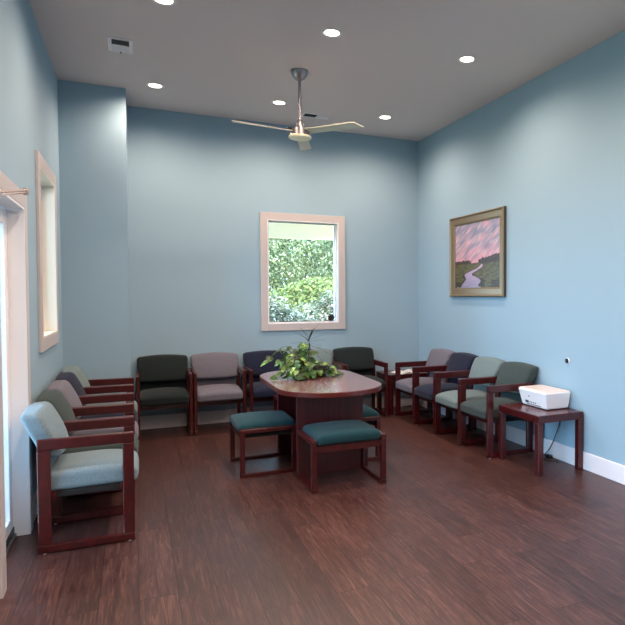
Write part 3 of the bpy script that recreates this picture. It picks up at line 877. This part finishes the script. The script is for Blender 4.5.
TG = [(100, 110, 68), (120, 128, 80), (144, 146, 104), (72, 90, 56), (166, 164, 132)]
YG = [(112, 120, 58), (126, 130, 64), (96, 110, 52), (138, 138, 78)]
GG = [(98, 102, 70), (116, 114, 88), (136, 132, 110), (66, 76, 50), (180, 168, 150)]
GT = 'trees outside the back window'
shrub('tree', 'bushy green tree left of centre outside the back window', 'tree', 2.2, 14.3, .9, 1.5, 1.0, 1.7, 22000, TG, .046, True, 1, GT)
shrub('tree', 'bushy green tree at the right outside the back window', 'tree', 5.3, 14.3, .9, 1.45, 1.0, 1.6, 22000, TG, .046, True, 2, GT)
shrub('tree', 'taller green tree behind the others outside the back window', 'tree', 4.2, 17.6, 1.0, 2.6, 1.3, 2.4, 30000, TG, .07, True, 3, GT)
shrub('bush', 'yellow-green sunlit bush outside the back window', 'bush', 3.7, 12.5, 1.16, 1.1, .42, .42, 7000, YG, .045, False, 4)
shrub('bush', 'grey-green bush at lower left outside the back window', 'bush', 1.78, 9.5, 0.12, .80, .42, .75, 12000, GG, .040, False, 5)
shrub('bush', 'grey-green bush at lower right outside the back window', 'bush', 3.42, 10.95, 0.06, .90, .42, .80, 13000, GG, .045, False, 6)

# ---------------- light ----------------
world = bpy.data.worlds.new('sky'); sc.world = world; world.use_nodes = True
nt = world.node_tree; bg = nt.nodes['Background']
bg.inputs[0].default_value = (.45, .73, 1.03, 1); bg.inputs[1].default_value = 17
sun = bpy.data.lights.new('sun', 'SUN'); sun.energy = 13; sun.angle = math.radians(3); sun.color = (1, .95, .82)
so = bpy.data.objects.new('sun', sun); COL.objects.link(so)
so.rotation_euler = Vector((-.30, .75, -1.0)).to_track_quat('-Z', 'Y').to_euler()
def portal(loc, rot, sx, sy):
    l = bpy.data.lights.new('sky_portal', 'AREA'); l.shape = 'RECTANGLE'; l.size = sx; l.size_y = sy; l.cycles.is_portal = True
    o = bpy.data.objects.new('sky_portal', l); COL.objects.link(o); o.location = loc; o.rotation_euler = rot
# area light default faces -z
portal((L-.14, (DOOR[0]+DOOR[1])/2, 1.03), Vector((1, 0, 0)).to_track_quat('-Z', 'Y').to_euler(), .8, 2.0)
portal((L-.14, (NW[0]+NW[1])/2, (NW[2]+NW[3])/2), Vector((1, 0, 0)).to_track_quat('-Z', 'Y').to_euler(), 1.78, 1.87)
portal((L-.14, (LW[0]+LW[1])/2, (LW[2]+LW[3])/2), Vector((1, 0, 0)).to_track_quat('-Z', 'Y').to_euler(), .88, 1.25)
portal(((BW[0]+BW[1])/2, D+.14, (BW[2]+BW[3])/2), Vector((0, -1, 0)).to_track_quat('-Z', 'Y').to_euler(), .85, 1.2)

# ---------------- camera ----------------
f_, yaw, pitch, roll = 603.653, .4551, .0298, -.0010
cam = bpy.data.cameras.new('camera'); co = bpy.data.objects.new('camera', cam); COL.objects.link(co)
cy, sy, cp, sp = math.cos(yaw), math.sin(yaw), math.cos(pitch), math.sin(pitch)
Fv = Vector((sy*cp, cy*cp, -sp)); Rv = Vector((cy, -sy, 0)); Uv = Rv.cross(Fv)
cr, sr = math.cos(roll), math.sin(roll)
R2 = Rv*cr+Uv*sr; U2 = -Rv*sr+Uv*cr
co.matrix_world = Matrix.Translation((0, 0, 1.5)) @ Matrix(((R2.x, U2.x, -Fv.x), (R2.y, U2.y, -Fv.y), (R2.z, U2.z, -Fv.z))).to_4x4()
cam.sensor_width = 36; cam.lens = f_/625*36; cam.shift_x = -(430-312.5)/625; cam.clip_start = .05
sc.camera = co
sc.view_settings.view_transform = 'Standard'; sc.view_settings.look = 'None'
sc.view_settings.exposure = 0.0; sc.view_settings.gamma = 1; sc.view_settings.use_curve_mapping = False
sc.cycles.use_denoising = True
sc.cycles.max_bounces = 10; sc.cycles.diffuse_bounces = 6; sc.cycles.transparent_max_bounces = 16
sc.cycles.sample_clamp_indirect = 6
